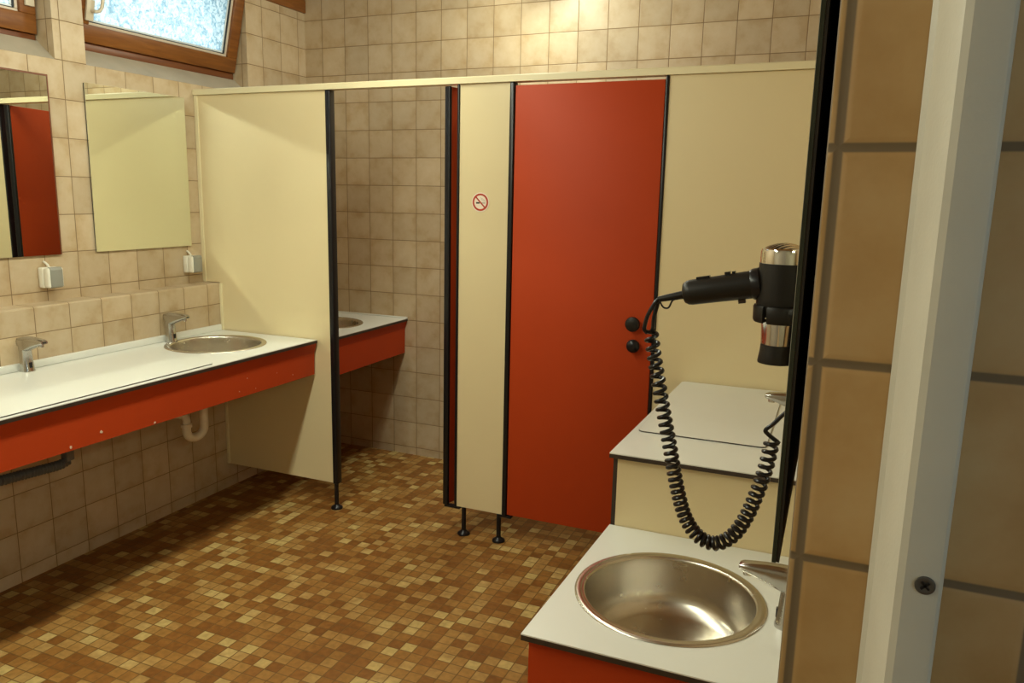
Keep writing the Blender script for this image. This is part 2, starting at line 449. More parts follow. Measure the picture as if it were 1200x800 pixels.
# pressed metal door frame on the wall end
fr = thing('door_1', (2.998, -2.447, 0), 'grey-beige metal door frame profile screwed to the tiled wall end', 'door frame', kind='structure')
bm = bm_new()
prism(bm, [(2.9795,-2.446),(2.979,-2.452),(2.9825,-2.455),(2.9905,-2.489),(2.9935,-2.4955),(2.998,-2.4975),(3.0165,-2.4975),(3.0190,-2.4968),(3.0208,-2.4950),(3.0216,-2.4925),(3.0225,-2.446)], 'z', 0, 2.3)
link('frame_profile', bm, M['frame_paint'], fr, auto=20)
bm = bm_new()
sc = Vector((3.0105, -2.4975, 1.279))
lathe(bm, [(0.0064, 0.0), (0.0062, 0.0012), (0.0045, 0.0016), (0.0030, 0.0010)], sc, 24, Vector((0,-1,0)))
scr = link('screw', bm, M['screw'], fr, auto=40); scr['label'] = 'dark cross-head screw'
bm = bm_new()
for a in (PI/4, -PI/4):
    d = Vector((math.cos(a), 0, math.sin(a))); n = Vector((-math.sin(a), 0, math.cos(a)))
    o = sc + Vector((0, -0.0012, 0))
    pts = [o + d*s*0.0034 + n*t*0.0007 for s, t in ((-1,-1),(1,-1),(1,1),(-1,1))]
    loft(bm, [[p for p in pts], [p + Vector((0,-0.0007,0)) for p in pts]])
link('cross_slot', bm, M['black'], scr)

# windows ------------------------------------------------------------
def frame_ring(bm, y0, y1, z0, z1, w, x0, x1, wb=None):
    wb = wb if wb is not None else w
    box(bm, x0, x1, y0, y1, z0, z0+wb, bevel=0.003); box(bm, x0, x1, y0, y1, z1-w, z1, bevel=0.003)
    box(bm, x0, x1, y0, y0+w, z0+wb, z1-w, bevel=0.003); box(bm, x0, x1, y1-w, y1, z0+wb, z1-w, bevel=0.003)

def window(name, w, zb, zt, tilt, label, hand='left', sash_in=0.012):
    y0, y1 = w[0]+0.002, w[1]-0.006
    t = thing(name, (-0.095, (y0+y1)/2, zb), label, 'window', kind='structure')
    bm = bm_new(); frame_ring(bm, y0, y1, zb, zt, 0.036, -0.15, -0.092)
    frame_ring(bm, y0, y1, zb, zt, 0.062, -0.165, -0.130)
    link('outer_frame', bm, M['wood_dark'], t, auto=30)
    piv = Vector((-0.095, 0, zb+0.036)); R = Matrix.Rotation(tilt, 4, 'Y')
    def turned(bm):
        bmesh.ops.translate(bm, verts=bm.verts[:], vec=-piv)
        bmesh.ops.rotate(bm, verts=bm.verts[:], cent=(0,0,0), matrix=R)
        bmesh.ops.translate(bm, verts=bm.verts[:], vec=piv)
        return bm
    a0, a1 = y0+0.008, y1-0.004
    sz0, sz1 = zb+0.0375, zt-0.03
    X0, X1 = -0.124, -0.076
    bm = bm_new(); frame_ring(bm, a0, a1, sz0, sz1, 0.068, X0, X1, wb=0.072)
    sash = link('sash', turned(bm), M['wood'], t, auto=30)
    g0, g1, h0, h1 = a0+0.066, a1-0.066, sz0+0.070, sz1-0.066
    bm = bm_new(); frame_ring(bm, g0, g1, h0, h1, 0.013, X0+0.01, X1-0.012)
    link('glazing_bead', turned(bm), M['spacer'], sash)
    bm = bm_new(); frame_ring(bm, g0+0.012, g1-0.012, h0+0.012, h1-0.012, 0.005, X0+0.008, X1-0.016)
    link('window_seal', turned(bm), M['seal'], sash)
    bm = bm_new(); frame_ring(bm, g0+0.016, g1-0.016, h0+0.016, h1-0.016, 0.009, X0+0.006, X1-0.024)
    link('glass_spacer', turned(bm), M['spacer_white'], sash)
    bm = bm_new(); box(bm, X0+0.016, X0+0.02, g0+0.010, g1-0.010, h0+0.010, h1-0.010)
    link('glass_pane', turned(bm), M['glass'], t)
    bm = bm_new()
    hy = a0+0.060 if hand == 'left' else a1-0.030
    hz = sz0+0.088 if hand == 'left' else sz0+0.10
    box(bm, X1, X1+0.012, hy-0.019, hy+0.019, hz, hz+0.085, bevel=0.003)
    h = link('window_handle', turned(bm), M['handle_plate'], t, auto=30)
    bm = bm_new()
    tube(bm, [(X1+0.01, hy+0.004, hz+0.042), (X1+0.035, hy+0.006, hz+0.042), (X1+0.042, hy+0.016, hz+0.046), (X1+0.042, hy+0.028, hz+0.062), (X1+0.042, hy+0.032, hz+0.14)], 0.007, 10)
    link('handle_lever', turned(bm), M['handle_plate'], h, smooth=True)
    return t
window('window_2', W2, SILL+0.072, WT-0.005, math.radians(13.5), 'wood-framed hammered-glass window tilted open above the wall mirror', 'left')
window('window_1', W1, SILL+0.058, WT-0.005, math.radians(2.0), 'wood-framed window cut off at the upper left corner', 'right')
# third window: only the bottom of its wooden frame shows in the corner
t3 = thing('window_3', (-0.05, 0.70, W3B), 'high wooden window frame in the corner behind the cubicle', 'window', kind='structure')
bm = bm_new(); frame_ring(bm, W3[0], W3[1]-0.002, W3B, ZC, 0.07, -0.06, 0.012)
link('outer_frame', bm, M['wood'], t3, auto=30)
bm = bm_new(); box(bm, -0.04, -0.036, W3[0]+0.06, W3[1]-0.06, W3B+0.06, ZC-0.06)
link('glass_pane', bm, M['glass'], t3)

# ------------------------------------------------------------------ cubicle partition
PZ0, PZ1 = 0.1326, 1.980
PT = 0.028
def foot(parent, x, z1=PZ0, y=0.008):
    bm = bm_new()
    lathe(bm, [(0.0105, 0.012), (0.0105, z1+0.0)], (x, y, 0), 20)
    f = link('foot', bm, M['black'], parent, auto=40)
    bm = bm_new()
    lathe(bm, [(0.029, 0.0), (0.029, 0.006), (0.026, 0.011), (0.016, 0.016), (0.0115, 0.022)], (x, y, 0), 28)
    link('foot_plate', bm, M['black'], f, auto=40)
def edge_profile(parent, x0, x1, z0=PZ0-0.004, z1=PZ1):
    bm = bm_new(); box(bm, x0, x1, -0.006, PT+0.006, z0, z1, bevel=0.004, seg=3)
    return link('edge_profile', bm, M['black'], parent, auto=30)

p = thing('partition_panel', (0.38, 0.014, 0), 'wide cream cubicle panel at the left wall beside the washbasin counter', 'partition panel', 'cream cubicle front panels')
bm = bm_new()
prism(bm, [(0.003, VZ+0.004), (0.003, PZ1), (0.766, PZ1), (0.766, PZ0), (VX+0.004, PZ0), (VX+0.004, VZ+0.004)], 'y', 0.0, PT)
link('board', bm, M['cream'], p)
edge_profile(p, 0.764, 0.790)
bm = bm_new()
box(bm, 0.0015, 0.022, -0.006, PT+0.006, VZ+0.002, PZ1, bevel=0.002); box(bm, VX+0.0015, VX+0.018, -0.006, PT+0.006, PZ0, VZ, bevel=0.002)
link('wall_channel', bm, M['cream_rail'], p)
foot(p, 0.775)

p = thing('partition_panel', (1.55, 0.014, 0), 'narrow cream cubicle panel with the no-smoking sticker', 'partition panel', 'cream cubicle front panels')
bx('board', M['cream'], p, 1.434, 1.662, 0.0, PT, PZ0, PZ1)
edge_profile(p, 1.425, 1.4365); edge_profile(p, 1.661, 1.682)
bx('pivot_bracket', M['black'], p, 1.372, 1.452, 0.0, PT, PZ0-0.014, PZ0-0.003, bevel=0.003)
bx('pivot_bracket', M['black'], p, 1.64, 1.705, 0.0, PT, PZ0-0.014, PZ0-0.003, bevel=0.003)
foot(p, 1.470, PZ0-0.002); foot(p, 1.644, PZ0-0.002)

p = thing('partition_panel', (2.69, 0.014, 0), 'cream cubicle panel between the closed red door and the right wall', 'partition panel', 'cream cubicle front panels')
bx('board', M['cream'], p, 2.300, VXR-0.004, 0.0, PT, PZ0, PZ1)
edge_profile(p, 2.289, 2.303)
foot(p, 2.31)
bx('filler_board', M['cream'], p, VXR-0.004, XR-0.003, 0.0, PT, VZ+0.003, PZ1)

p = thing('head_rail', (1.54, 0.01, PZ1), 'long cream top rail running over the whole cubicle front', 'rail')
bm = bm_new(); prism(bm, [(-0.012, PZ1+0.001), (-0.012, PZ1+0.024), (-0.008, PZ1+0.028), (PT+0.010, PZ1+0.028), (PT+0.010, PZ1+0.001)], 'x', 0.002, XR-0.002)
link('rail_body', bm, M['cream_rail'], p)

d = thing('cubicle_door', (1.985, 0.014, 0), 'closed red cubicle door with two black knobs', 'door', 'red cubicle doors')
bx('door_leaf', M['red'], d, 1.685, 2.2875, -0.001, PT, 0.136, 1.967, bevel=0.002)
def knob(bm, x, z, r, dome):
    lathe(bm, [(r*0.62, 0.0), (r*0.62, 0.012), (r*0.95, 0.016), (r, 0.024), (r*0.93, 0.031), (r*0.6, 0.031+dome*0.7), (r*0.2, 0.031+dome)], (x, -0.001, z), 32, Vector((0,-1,0)))
bm = bm_new(); knob(bm, 2.214, 1.040, 0.030, 0.005); k = link('door_knob', bm, M['black_matt'], d, auto=50)
bm = bm_new(); knob(bm, 2.220, 0.953, 0.027, 0.008); k = link('lock_knob', bm, M['black'], d, auto=50); k['label'] = 'glossy black lock knob'

d = thing('cubicle_door', (1.379, 0.008, 0), 'red cubicle door swung inward, seen edge-on beside the narrow panel', 'door', 'red cubicle doors', rz=-math.radians(14))
def leafbox(name, mat, x0, x1, y0, y1, z0, z1, bv, sg=2):
    bm = bm_new(); box(bm, x0, x1, y0, y1, z0, z1, bevel=bv, seg=sg)
    return link(name, bm, mat, d, auto=30, keep=True)
leafbox('door_leaf', M['red'], -0.0135, 0.0135, 0.004, 0.60, 0.136, 1.973, 0.002)
leafbox('edge_profile', M['black'], -0.0145, 0.0138, -0.009, 0.007, 0.128, 1.975, 0.004, 3)
bm = bm_new(); lathe(bm, [(0.018, 0), (0.018, 0.012), (0.029, 0.016), (0.03, 0.024), (0.02, 0.035)], (-0.0135, 0.53, 1.04), 28, Vector((-1,0,0)))
link('door_knob', bm, M['black_matt'], d, auto=50, keep=True)

# no-smoking sticker
sx, sz = 1.5355, 1.5015
s = thing('no_smoking_sign', (sx, -0.001, sz), 'small round no-smoking sticker on the narrow cream panel', 'sign')
def disc(bm, r, y, cx=sx, cz=sz, seg=48, t=0.0004):
    lathe(bm, [(r, 0), (r, t)], (cx, y, cz), seg, Vector((0,-1,0)))
bm = bm_new(); disc(bm, 0.0405, -0.0005, t=0.0006); link('disc', bm, M['sign_white'], s)
bm = bm_new()
R0, R1, y = 0.0285, 0.036, -0.0012
n = 48
ri = [[(sx+r*math.cos(2*PI*i/n), yy, sz+r*math.sin(2*PI*i/n)) for i in range(n)] for r, yy in ((R0, y+0.0003), (R0, y-0.0004), (R1, y-0.0004), (R1, y+0.0003))]
loft(bm, ri, cap=False)
link('red_ring', bm, M['sign_red'], s)
def strip(bm, cx, cz, ang, L, W, y0, t=0.0005):
    d = Vector((math.cos(ang), 0, math.sin(ang))); q = Vector((-math.sin(ang), 0, math.cos(ang)))
    o = Vector((sx+cx, y0, sz+cz))
    P = [o + d*a*L/2 + q*b*W/2 for a, b in ((-1,-1),(1,-1),(1,1),(-1,1))]
    loft(bm, [P, [p + Vector((0,-t,0)) for p in P]])
bm = bm_new(); strip(bm, 0, 0, -math.radians(46), 0.060, 0.0058, -0.0015); link('red_bar', bm, M['sign_red'], s)
bm = bm_new(); strip(bm, -0.0115, -0.003, 0, 0.016, 0.0068, -0.0012); link('cigarette', bm, M['sign_black'], s)
bm = bm_new(); strip(bm, 0.014, -0.003, 0, 0.018, 0.005, -0.0011); link('cigarette_tip', bm, M['sign_grey'], s)
bm = bm_new()
tube(bm, [(sx+a, -0.0013, sz+b) for a, b in ((0.022,0.001),(0.021,0.008),(0.013,0.011),(0.010,0.015),(0.004,0.016),(0.000,0.021))], 0.0011, 6)
tube(bm, [(sx+a, -0.0013, sz+b) for a, b in ((0.017,0.002),(0.015,0.006),(0.008,0.008),(0.006,0.012),(0.001,0.013))], 0.0010, 6)
link('smoke_curl', bm, M['sign_grey'], s)

# ------------------------------------------------------------------ counters
def top_with_hole(bm, outline, holes, z0, z1, seg=56):
    """a slab with round holes"""
    loops = [[Vector((x, y, z1)) for x, y in outline]]
    for (cx, cy, r) in holes:
        loops.append([Vector((cx+r*math.cos(2*PI*i/seg), cy+r*math.sin(2*PI*i/seg), z1)) for i in range(seg)])
    edges = []; lv = []
    for L in loops:
        vs = [bm.verts.new(p) for p in L]; lv.append(vs)
        for i in range(len(vs)): edges.append(bm.edges.new((vs[i], vs[(i+1) % len(vs)])))
    r = bmesh.ops.triangle_fill(bm, use_beauty=True, use_dissolve=False, edges=edges)
    fs = [g for g in r['geom'] if isinstance(g, bmesh.types.BMFace)]
    for f in fs:
        if f.normal.z < 0: f.normal_flip()
    bot = {}
    for vs in lv:
        for v in vs: bot[v] = bm.verts.new((v.co.x, v.co.y, z0))
    nf = []
    for f in fs: nf.append(bm.faces.new([bot[v] for v in reversed(f.verts[:])]))
    for vs in lv:
        for i in range(len(vs)):
            a, b = vs[i], vs[(i+1) % len(vs)]
            nf.append(bm.faces.new((a, b, bot[b], bot[a])))
    bmesh.ops.recalc_face_normals(bm, faces=bm.faces[:])

SINK_R = 0.2225
def make_sink(loc, label):
    t = thing('sink', loc, label, 'sink', 'round steel inset basins')
    x, y, z = loc
    bm = bm_new()
    lathe(bm, [(SINK_R, 0.0005), (SINK_R-0.001, 0.003), (SINK_R-0.006, 0.0045), (SINK_R-0.016, 0.004), (SINK_R-0.019, 0.0025), (SINK_R-0.021, 0.0032), (SINK_R-0.024, 0.002), (SINK_R-0.0255, -0.004)], loc, 72, cap0=False, cap1=False)
    link('rim', bm, M['steel'], t, smooth=True, auto=60)
    bm = bm_new()
    R = SINK_R-0.0255
    prof = [(R, -0.004), (R-0.002, -0.02), (R-0.007, -0.085), (R-0.014, -0.108), (R-0.028, -0.126), (R-0.050, -0.137), (R-0.085, -0.142), (0.06, -0.147), (0.045, -0.149), (0.030, -0.151), (0.027, -0.156), (0.004, -0.158)]
    lathe(bm, prof, loc, 72, cap0=False, cap1=True)
    bowl = link('bowl', bm, M['steel'], t, smooth=True, auto=70)
    bm = bm_new(); lathe(bm, [(0.026, -0.1555), (0.022, -0.153), (0.010, -0.1515), (0.001, -0.151)], loc, 32, cap0=True, cap1=True)
    link('drain', bm, M['chrome_dull'], bowl, smooth=True)
    return t

def rrect(w, h, r, n=5, cx=0, cy=0):
    pts = []
    for q, (sx_, sy_) in enumerate(((1,1),(-1,1),(-1,-1),(1,-1))):
        for i in range(n+1):
            a = PI/2*q + PI/2*i/n
            pts.append((cx+sx_*(w/2-r)+r*math.cos(a), cy+sy_*(h/2-r)+r*math.sin(a)))
    return pts

def make_tap(loc, rz, label):
    """sensor tap; its spout runs along local +x"""
    t = thing('tap', loc, label, 'tap', 'chrome sensor taps', rz=rz)
    bm = bm_new()
    rings = []
    for z, w, d, ox in ((0.0, 0.052, 0.050, 0.0), (0.004, 0.053, 0.051, 0.0), (0.012, 0.048, 0.046, 0.0), (0.05, 0.043, 0.042, -0.001), (0.085, 0.042, 0.040, -0.003), (0.098, 0.046, 0.040, -0.002), (0.112, 0.050, 0.040, -0.001)):
        rings.append([(x, y, z) for x, y in rrect(w, d, min(w, d)*0.42, 6, ox, 0)])
    loft(bm, rings)
    body = link('body', bm, M['tap_chrome'], t, smooth=True, auto=50, keep=True)
    bm = bm_new()
    rings = []
    for x, w, zt, zb in ((-0.029, 0.030, 0.126, 0.108), (-0.022, 0.040, 0.132, 0.098), (0.0, 0.043, 0.138, 0.080), (0.022, 0.041, 0.139, 0.084), (0.050, 0.038, 0.138, 0.096), (0.080, 0.034, 0.135, 0.107), (0.100, 0.031, 0.132, 0.114), (0.108, 0.026, 0.128, 0.117)):
        rings.append([(x, a, (zt+zb)/2 + b) for a, b in rrect(w, zt-zb, min(w, zt-zb)*0.34, 4)])
    loft(bm, rings)
    link('spout', bm, M['tap_chrome'], t, smooth=True, auto=50, keep=True)
    bm = bm_new(); lathe(bm, [(0.010, 0.0), (0.010, 0.012), (0.0095, 0.013)], (0.090, 0, 0.104), 20)
    link('aerator', bm, M['chrome_dull'], t, auto=40, keep=True)
    bm = bm_new(); box(bm, 0.0205, 0.0245, -0.0065, 0.0065, 0.018, 0.040, bevel=0.002)
    w = link('sensor_window', bm, M['black'], t, keep=True)
    bm = bm_new(); box(bm, 0.106, 0.1095, -0.008, 0.008, 0.119, 0.126, bevel=0.0015)
    link('indicator', bm, M['sign_black'], t, keep=True)
    return t

# --- left long washbasin counter
CZ = 0.840
c = thing('washbasin_counter', (0.35, -0.95, 0.8), 'long white counter with red front along the left wall', 'counter')
YL = -2.15
FX0, FX1 = 0.658, 0.693      # front edge x at the far left end and at the panel
sinkL = (0.362, -0.318)
bm = bm_new()
top_with_hole(bm, [(VX+0.001, YL), (FX0, YL), (FX1, -0.008), (VX+0.001, -0.008)], [(sinkL[0], sinkL[1], SINK_R-0.012)], CZ-0.003, CZ)
link('worktop', bm, M['white'], c)
bm = bm_new()
top_with_hole(bm, [(VX+0.001, YL), (FX0, YL), (FX1, -0.008), (VX+0.001, -0.008)], [(sinkL[0], sinkL[1], SINK_R-0.012)], CZ-0.016, CZ-0.0031)
k = link('worktop_core', bm, M['black_core'], c); k['label'] = 'dark edge under the white worktop'
bm = bm_new(); box(bm, VX+0.001, VX+0.014, YL, -0.012, CZ+0.0005, CZ+0.030, bevel=0.003)
link('upstand', bm, M['white'], c)
bm = bm_new()
def fascia(bm, x0, x1, ya, yb, z1, zk, z0, t=0.018, ins=0.018):
    A = [(x0-0.004, z1), (x0-ins, zk), (x0-ins-0.002, z0), (x0-ins-0.002-t, z0), (x0-ins-t, zk), (x0-0.004-t, z1)]
    dx = x1-x0
    loft(bm, [[(x, ya, z) for x, z in A], [(x+dx, yb, z) for x, z in A]])
fascia(bm, FX0, FX1, YL, -0.008, CZ-0.0165, CZ-0.062, CZ-0.170)
fa = link('fascia', bm, M['red'], c)
random.seed(5)
for (yy, zz, sz_) in ((-0.967, 0.677, 0.008), (-1.195, 0.703, 0.011), (-1.315, 0.682, 0.009), (-0.47, 0.745, 0.005), (-0.52, 0.697, 0.004), (-0.17, 0.70, 0.004), (-0.28, 0.73, 0.003), (-0.42, 0.69, 0.003)):
    bm = bm_new()
    xx = FX0 + (FX1-FX0)*(yy-YL)/(-0.008-YL) - 0.0195
    n = 7
    ring = [(xx+0.0, yy+sz_*0.6*math.cos(2*PI*i/n)*random.uniform(.6, 1.2), zz+sz_*0.6*math.sin(2*PI*i/n)*random.uniform(.5, 1.1)) for i in range(n)]
    loft(bm, [ring, [(a+0.0012, b, cc) for a, b, cc in ring]])
    link('paint_chip', bm, M['chip'], fa)
for yy in (-1.9, -1.35, -0.62):
    bm = bm_new(); prism(bm, [(VX+0.002, CZ-0.02), (FX0-0.05, CZ-0.02), (VX+0.002, CZ-0.16)], 'y', yy-0.004, yy+0.004)
    link('bracket', bm, M['white_plastic'], c)
make_sink((sinkL[0], sinkL[1], CZ), 'round steel basin in the long left counter beside the cream panel')
# the white cover board over the second basin
b = thing('cover_board', (0.385, -1.3, CZ), 'white board with dark edges lying on the left counter over a basin', 'board')
bm = bm_new(); prism(bm, [(0.135, -2.0), (0.648, -2.0), (0.655, -1.2), (0.6575, -0.66), (0.642, -0.645), (0.150, -0.645), (0.135, -0.66)], 'z', CZ+0.0005, CZ+0.0035)
link('board_core', bm, M['black_core'], b)
bm = bm_new(); prism(bm, [(0.136, -2.0), (0.647, -2.0), (0.654, -1.2), (0.6565, -0.66), (0.641, -0.646), (0.151, -0.646), (0.136, -0.66)], 'z', CZ+0.0035, CZ+0.0042)
link('board_face', bm, M['white'], b)
make_tap((0.146, -0.372, CZ), 0.0, 'chrome sensor tap behind the round basin of the left counter')
make_tap((0.150, -1.085, CZ), 0.0, 'chrome sensor tap at the left edge behind the cover board')

# --- cubicle counter behind the cream panel
CZ2 = 0.822
c = thing('washbasin_counter', (0.35, 0.45, 0.78), 'short white counter with red front inside the open cubicle', 'counter')
sinkC = (0.357, 0.500)
out = [(VX+0.001, PT+0.012), (0.672, PT+0.012), (0.674, YB-0.003), (VX+0.001, YB-0.003)]
bm = bm_new(); top_with_hole(bm, out, [(*sinkC, SINK_R-0.012)], CZ2-0.003, CZ2)
link('worktop', bm, M['white'], c)
bm = bm_new(); top_with_hole(bm, out, [(*sinkC, SINK_R-0.012)], CZ2-0.016, CZ2-0.0031)
link('worktop_core', bm, M['black_core'], c)
bm = bm_new(); fascia(bm, 0.672, 0.674, PT+0.012, YB-0.003, CZ2-0.0165, CZ2-0.062, CZ2-0.205)
link('fascia', bm, M['red'], c)
bm = bm_new(); box(bm, VX+0.014, 0.674, YB-0.014, YB-0.002, CZ2+0.0005, CZ2+0.008, bevel=0.002)
link('upstand', bm, M['white'], c)
make_sink((*sinkC, CZ2), 'round steel basin in the counter inside the open cubicle')

for yy in (0.12, 0.80):
    bm = bm_new(); prism(bm, [(VX+0.0005, CZ2-0.017), (0.60, CZ2-0.017), (VX+0.0005, CZ2-0.16)], 'y', yy-0.004, yy+0.004)
    link('bracket', bm, M['white_plastic'], c)
# --- right side: higher counter by the cubicles and low children's counter in front
UZ = 0.8265
c = thing('shelf_counter', (2.68, -0.49, 0.4), 'higher white counter with cream front panel by the right cubicle panel', 'counter')
bm = bm_new(); prism(bm, [(2.4175, -0.003), (2.3965, -0.985), (VXR-0.002, -0.985), (VXR-0.002, -0.003)], 'z', UZ-0.003, UZ)
link('worktop', bm, M['white'], c)
bm = bm_new(); prism(bm, [(2.4175, -0.003), (2.3965, -0.985), (VXR-0.002, -0.985), (VXR-0.002, -0.003)], 'z', UZ-0.015, UZ-0.0031)
link('worktop_core', bm, M['black_core'], c)
bm = bm_new(); box(bm, 2.4165, VXR-0.003, -0.966, -0.950, 0.02, UZ-0.0155)
link('front_panel', bm, M['cream'], c)
bm = bm_new(); prism(bm, [(2.4035, -0.963), (2.4160, -0.963), (2.4255, -0.006), (2.4135, -0.006)], 'z', 0.02, UZ-0.0155)
k = link('side_panel', bm, M['black_core'], c)
b = thing('cover_board', (2.6, -0.37, UZ), 'white board with rounded corners lying on the higher right counter', 'board')
def rr_poly(x0, x1, y0, y1, r, n=5):
    return [(a, bq) for a, bq in rrect(x1-x0, y1-y0, r, n, (x0+x1)/2, (y0+y1)/2)]
bm = bm_new(); prism(bm, rr_poly(2.4195, 2.795, -0.748, -0.012, 0.018), 'z', UZ+0.0005, UZ+0.0035)
link('board_core', bm, M['black_core'], b)
bm = bm_new(); prism(bm, rr_poly(2.4202, 2.7943, -0.7473, -0.0127, 0.018), 'z', UZ+0.0035, UZ+0.0042)
link('board_face', bm, M['white'], b)

LZ = 0.607
c = thing('washbasin_counter', (2.67, -1.29, 0.3), 'low white counter with red front at the right foreground', 'counter')
sinkR = (2.640, -1.308)
out = [(2.4020, -0.968), (2.3845, -1.613), (VXR-0.002, -1.613), (VXR-0.002, -0.968)]
bm = bm_new(); top_with_hole(bm, out, [(*sinkR, SINK_R-0.012)], LZ-0.003, LZ)
link('worktop', bm, M['white'], c)
bm = bm_new(); top_with_hole(bm, out, [(*sinkR, SINK_R-0.012)], LZ-0.0155, LZ-0.0031)
k = link('worktop_core', bm, M['black_core'], c); k['label'] = 'dark edge under the white worktop'
bm = bm_new(); box(bm, 2.3955, VXR-0.003, -1.592, -1.574, 0.03, LZ-0.0165)
link('fascia', bm, M['red'], c)
bm = bm_new(); prism(bm, [(2.3945, -1.573), (2.4115, -1.573), (2.4265, -0.970), (2.4125, -0.970)], 'z', 0.03, LZ-0.0165)
link('side_panel', bm, M['red'], c)
make_sink((*sinkR, LZ), 'large steel basin in the low right counter in the foreground')
make_tap((2.905, -1.335, LZ), PI, 'chrome sensor tap beside the large basin in the right foreground')
make_tap((2.880, -0.60, UZ), PI, 'chrome tap on the higher right counter behind the hanging cord')

# ------------------------------------------------------------------ mirrors on the left wall
def make_mirror(y0, y1, z0, z1, label):
    t = thing('wall_mirror', (0.0, (y0+y1)/2, z0), label, 'mirror', 'mirrors on the left wall')
    bm = bm_new(); box(bm, 0.0015, 0.0075, y0+0.001, y1-0.001, z0+0.001, z1-0.001)
    link('backing', bm, M['mirror_edge'], t)
    bm = bm_new(); box(bm, 0.0076, 0.0110, y0, y1, z0, z1)
    link('mirror_glass', bm, M['mirror'], t)
    return t
make_mirror(-0.622, -0.077, 1.262, 1.960, 'frameless wall mirror reflecting the plain cream panel')
m2 = make_mirror(-1.340, -0.795, 1.262, 1.960, 'wall mirror at the left edge reflecting a red door')
bm = bm_new(); box(bm, 0.0015, 0.0125, -1.341, -0.794, 1.9605, 1.9675); box(bm, 0.0015, 0.0125, -0.7945, -0.790, 1.262, 1.9675)
k = link('edge_band', bm, M['edge_brown'], m2); k['label'] = 'thin brown edge band'

# mirror on the wall end, seen edge-on
m3 = thing('wall_mirror', (2.918, -2.05, 1.24), 'mirror on the tiled wall end seen edge-on as a dark band', 'mirror')
bm = bm_new(); box(bm, 2.9100, 2.9103, -2.420, -1.76, 1.240, 1.96)
link('mirror_face', bm, M['mirror'], m3)
bm = bm_new(); box(bm, 2.91035, 2.9135, -2.420, -1.76, 1.240, 1.96)
link('glass_edge', bm, M['glass_edge'], m3)
bm = bm_new(); box(bm, 2.9136, 2.9160, -2.4195, -1.765, 1.2405, 1.958)
link('backing', bm, M['mirror_back'], m3)
for zz in (1.42, 1.78):
    bx('standoff', M['black_matt'], m3, 2.9161, 2.9233, -2.20, -1.95, zz-0.03, zz+0.03)
# ------------------------------------------------------------------ sockets
def make_socket(y, z, label):
    t = thing('power_socket', (0.0, y, z), label, 'socket', 'white wall sockets with grey flaps')
    bm = bm_new(); box(bm, 0.001, 0.030, y-0.036, y+0.036, z-0.041, z+0.041, bevel=0.006, seg=3)
    link('back_box', bm, M['white_plastic'], t, auto=30)
    bm = bm_new(); box(bm, 0.0305, 0.060, y-0.035, y+0.035, z-0.040, z+0.040, bevel=0.007, seg=3)
    link('housing', bm, M['white_plastic'], t, auto=30)
    bm = bm_new(); prism(bm, [(0.046, z+0.0425), (0.060, z+0.0425), (0.066, z+0.032), (0.066, z-0.036), (0.056, z-0.041), (0.046, z-0.041)], 'y', y-0.026, y+0.026, bevel=0.002)
    link('flap', bm, M['grey_plastic'], t, auto=30)
    bm = bm_new(); tube(bm, bez([(0.002, y-0.006, z+0.062), (0.010, y-0.008, z+0.060), (0.020, y-0.004, z+0.050), (0.024, y, z+0.036)], 5), 0.0045, 10)
    link('cable', bm, M['white_plastic'], t, smooth=True)
    return t
make_socket(-0.862, 1.174, 'white wall socket with grey flap below the left edge mirror')
make_socket(-0.096, 1.174, 'white wall socket with grey flap in the corner by the cream panel')

# ------------------------------------------------------------------ drain pipes below the left counter
t = thing('drain_trap', (0.30, -0.42, 0.55), 'white plastic drain trap under the left basin', 'pipe')
bm = bm_new()
ya, yb, xx, zb = -0.355, -0.462, 0.30, 0.455
arc = [(xx, (ya+yb)/2+(ya-yb)/2*math.cos(a), zb+(ya-yb)/2*-math.sin(a)*0.75) for a in [PI*i/14 for i in range(15)]]
tube(bm, [(xx, ya, 0.56)] + [(xx, ya, 0.52)] + arc + [(xx, yb, 0.485)], 0.0195, 18)
link('u_bend', bm, M['trap'], t, smooth=True)
bm = bm_new(); tube(bm, bez([(xx, yb, 0.487), (xx, yb, 0.512), (xx-0.012, yb-0.012, 0.533), (xx-0.05, yb-0.05, 0.542), (VX+0.0, yb-0.14, 0.547)], 6), 0.0175, 18)
link('outlet_pipe', bm, M['trap'], t, smooth=True)
bm = bm_new(); lathe(bm, [(0.019, 0), (0.025, 0.002), (0.025, 0.022), (0.019, 0.026)], (xx, ya, 0.548), 24)
link('union_nut', bm, M['trap'], t, auto=40)
bm = bm_new(); lathe(bm, [(0.020, 0), (0.0245, 0.002), (0.0245, 0.016), (0.019, 0.019)], (xx, yb, 0.474), 24)
link('union_nut', bm, M['trap'], t, auto=40)
bm = bm_new(); tube(bm, bez([(xx, ya, 0.565), (xx, ya, 0.60), (sinkL[0]-0.02, sinkL[1]-0.01, 0.645), (sinkL[0], sinkL[1], 0.665), (sinkL[0], sinkL[1], 0.679)], 6), 0.018, 16)
link('inlet_pipe', bm, M['trap'], t, smooth=True)

t = thing('drain_hose', (0.3, -1.2, 0.52), 'dark corrugated drain hose sagging under the left counter', 'hose')
path = bez([(0.30, -1.062, 0.505), (0.30, -1.10, 0.498), (0.30, -1.17, 0.502), (0.30, -1.26, 0.508), (0.30, -1.36, 0.515), (0.30, -1.55, 0.54), (0.26, -1.75, 0.60), (0.19, -1.88, 0.66), (VX+0.002, -1.93, 0.67)], 16)
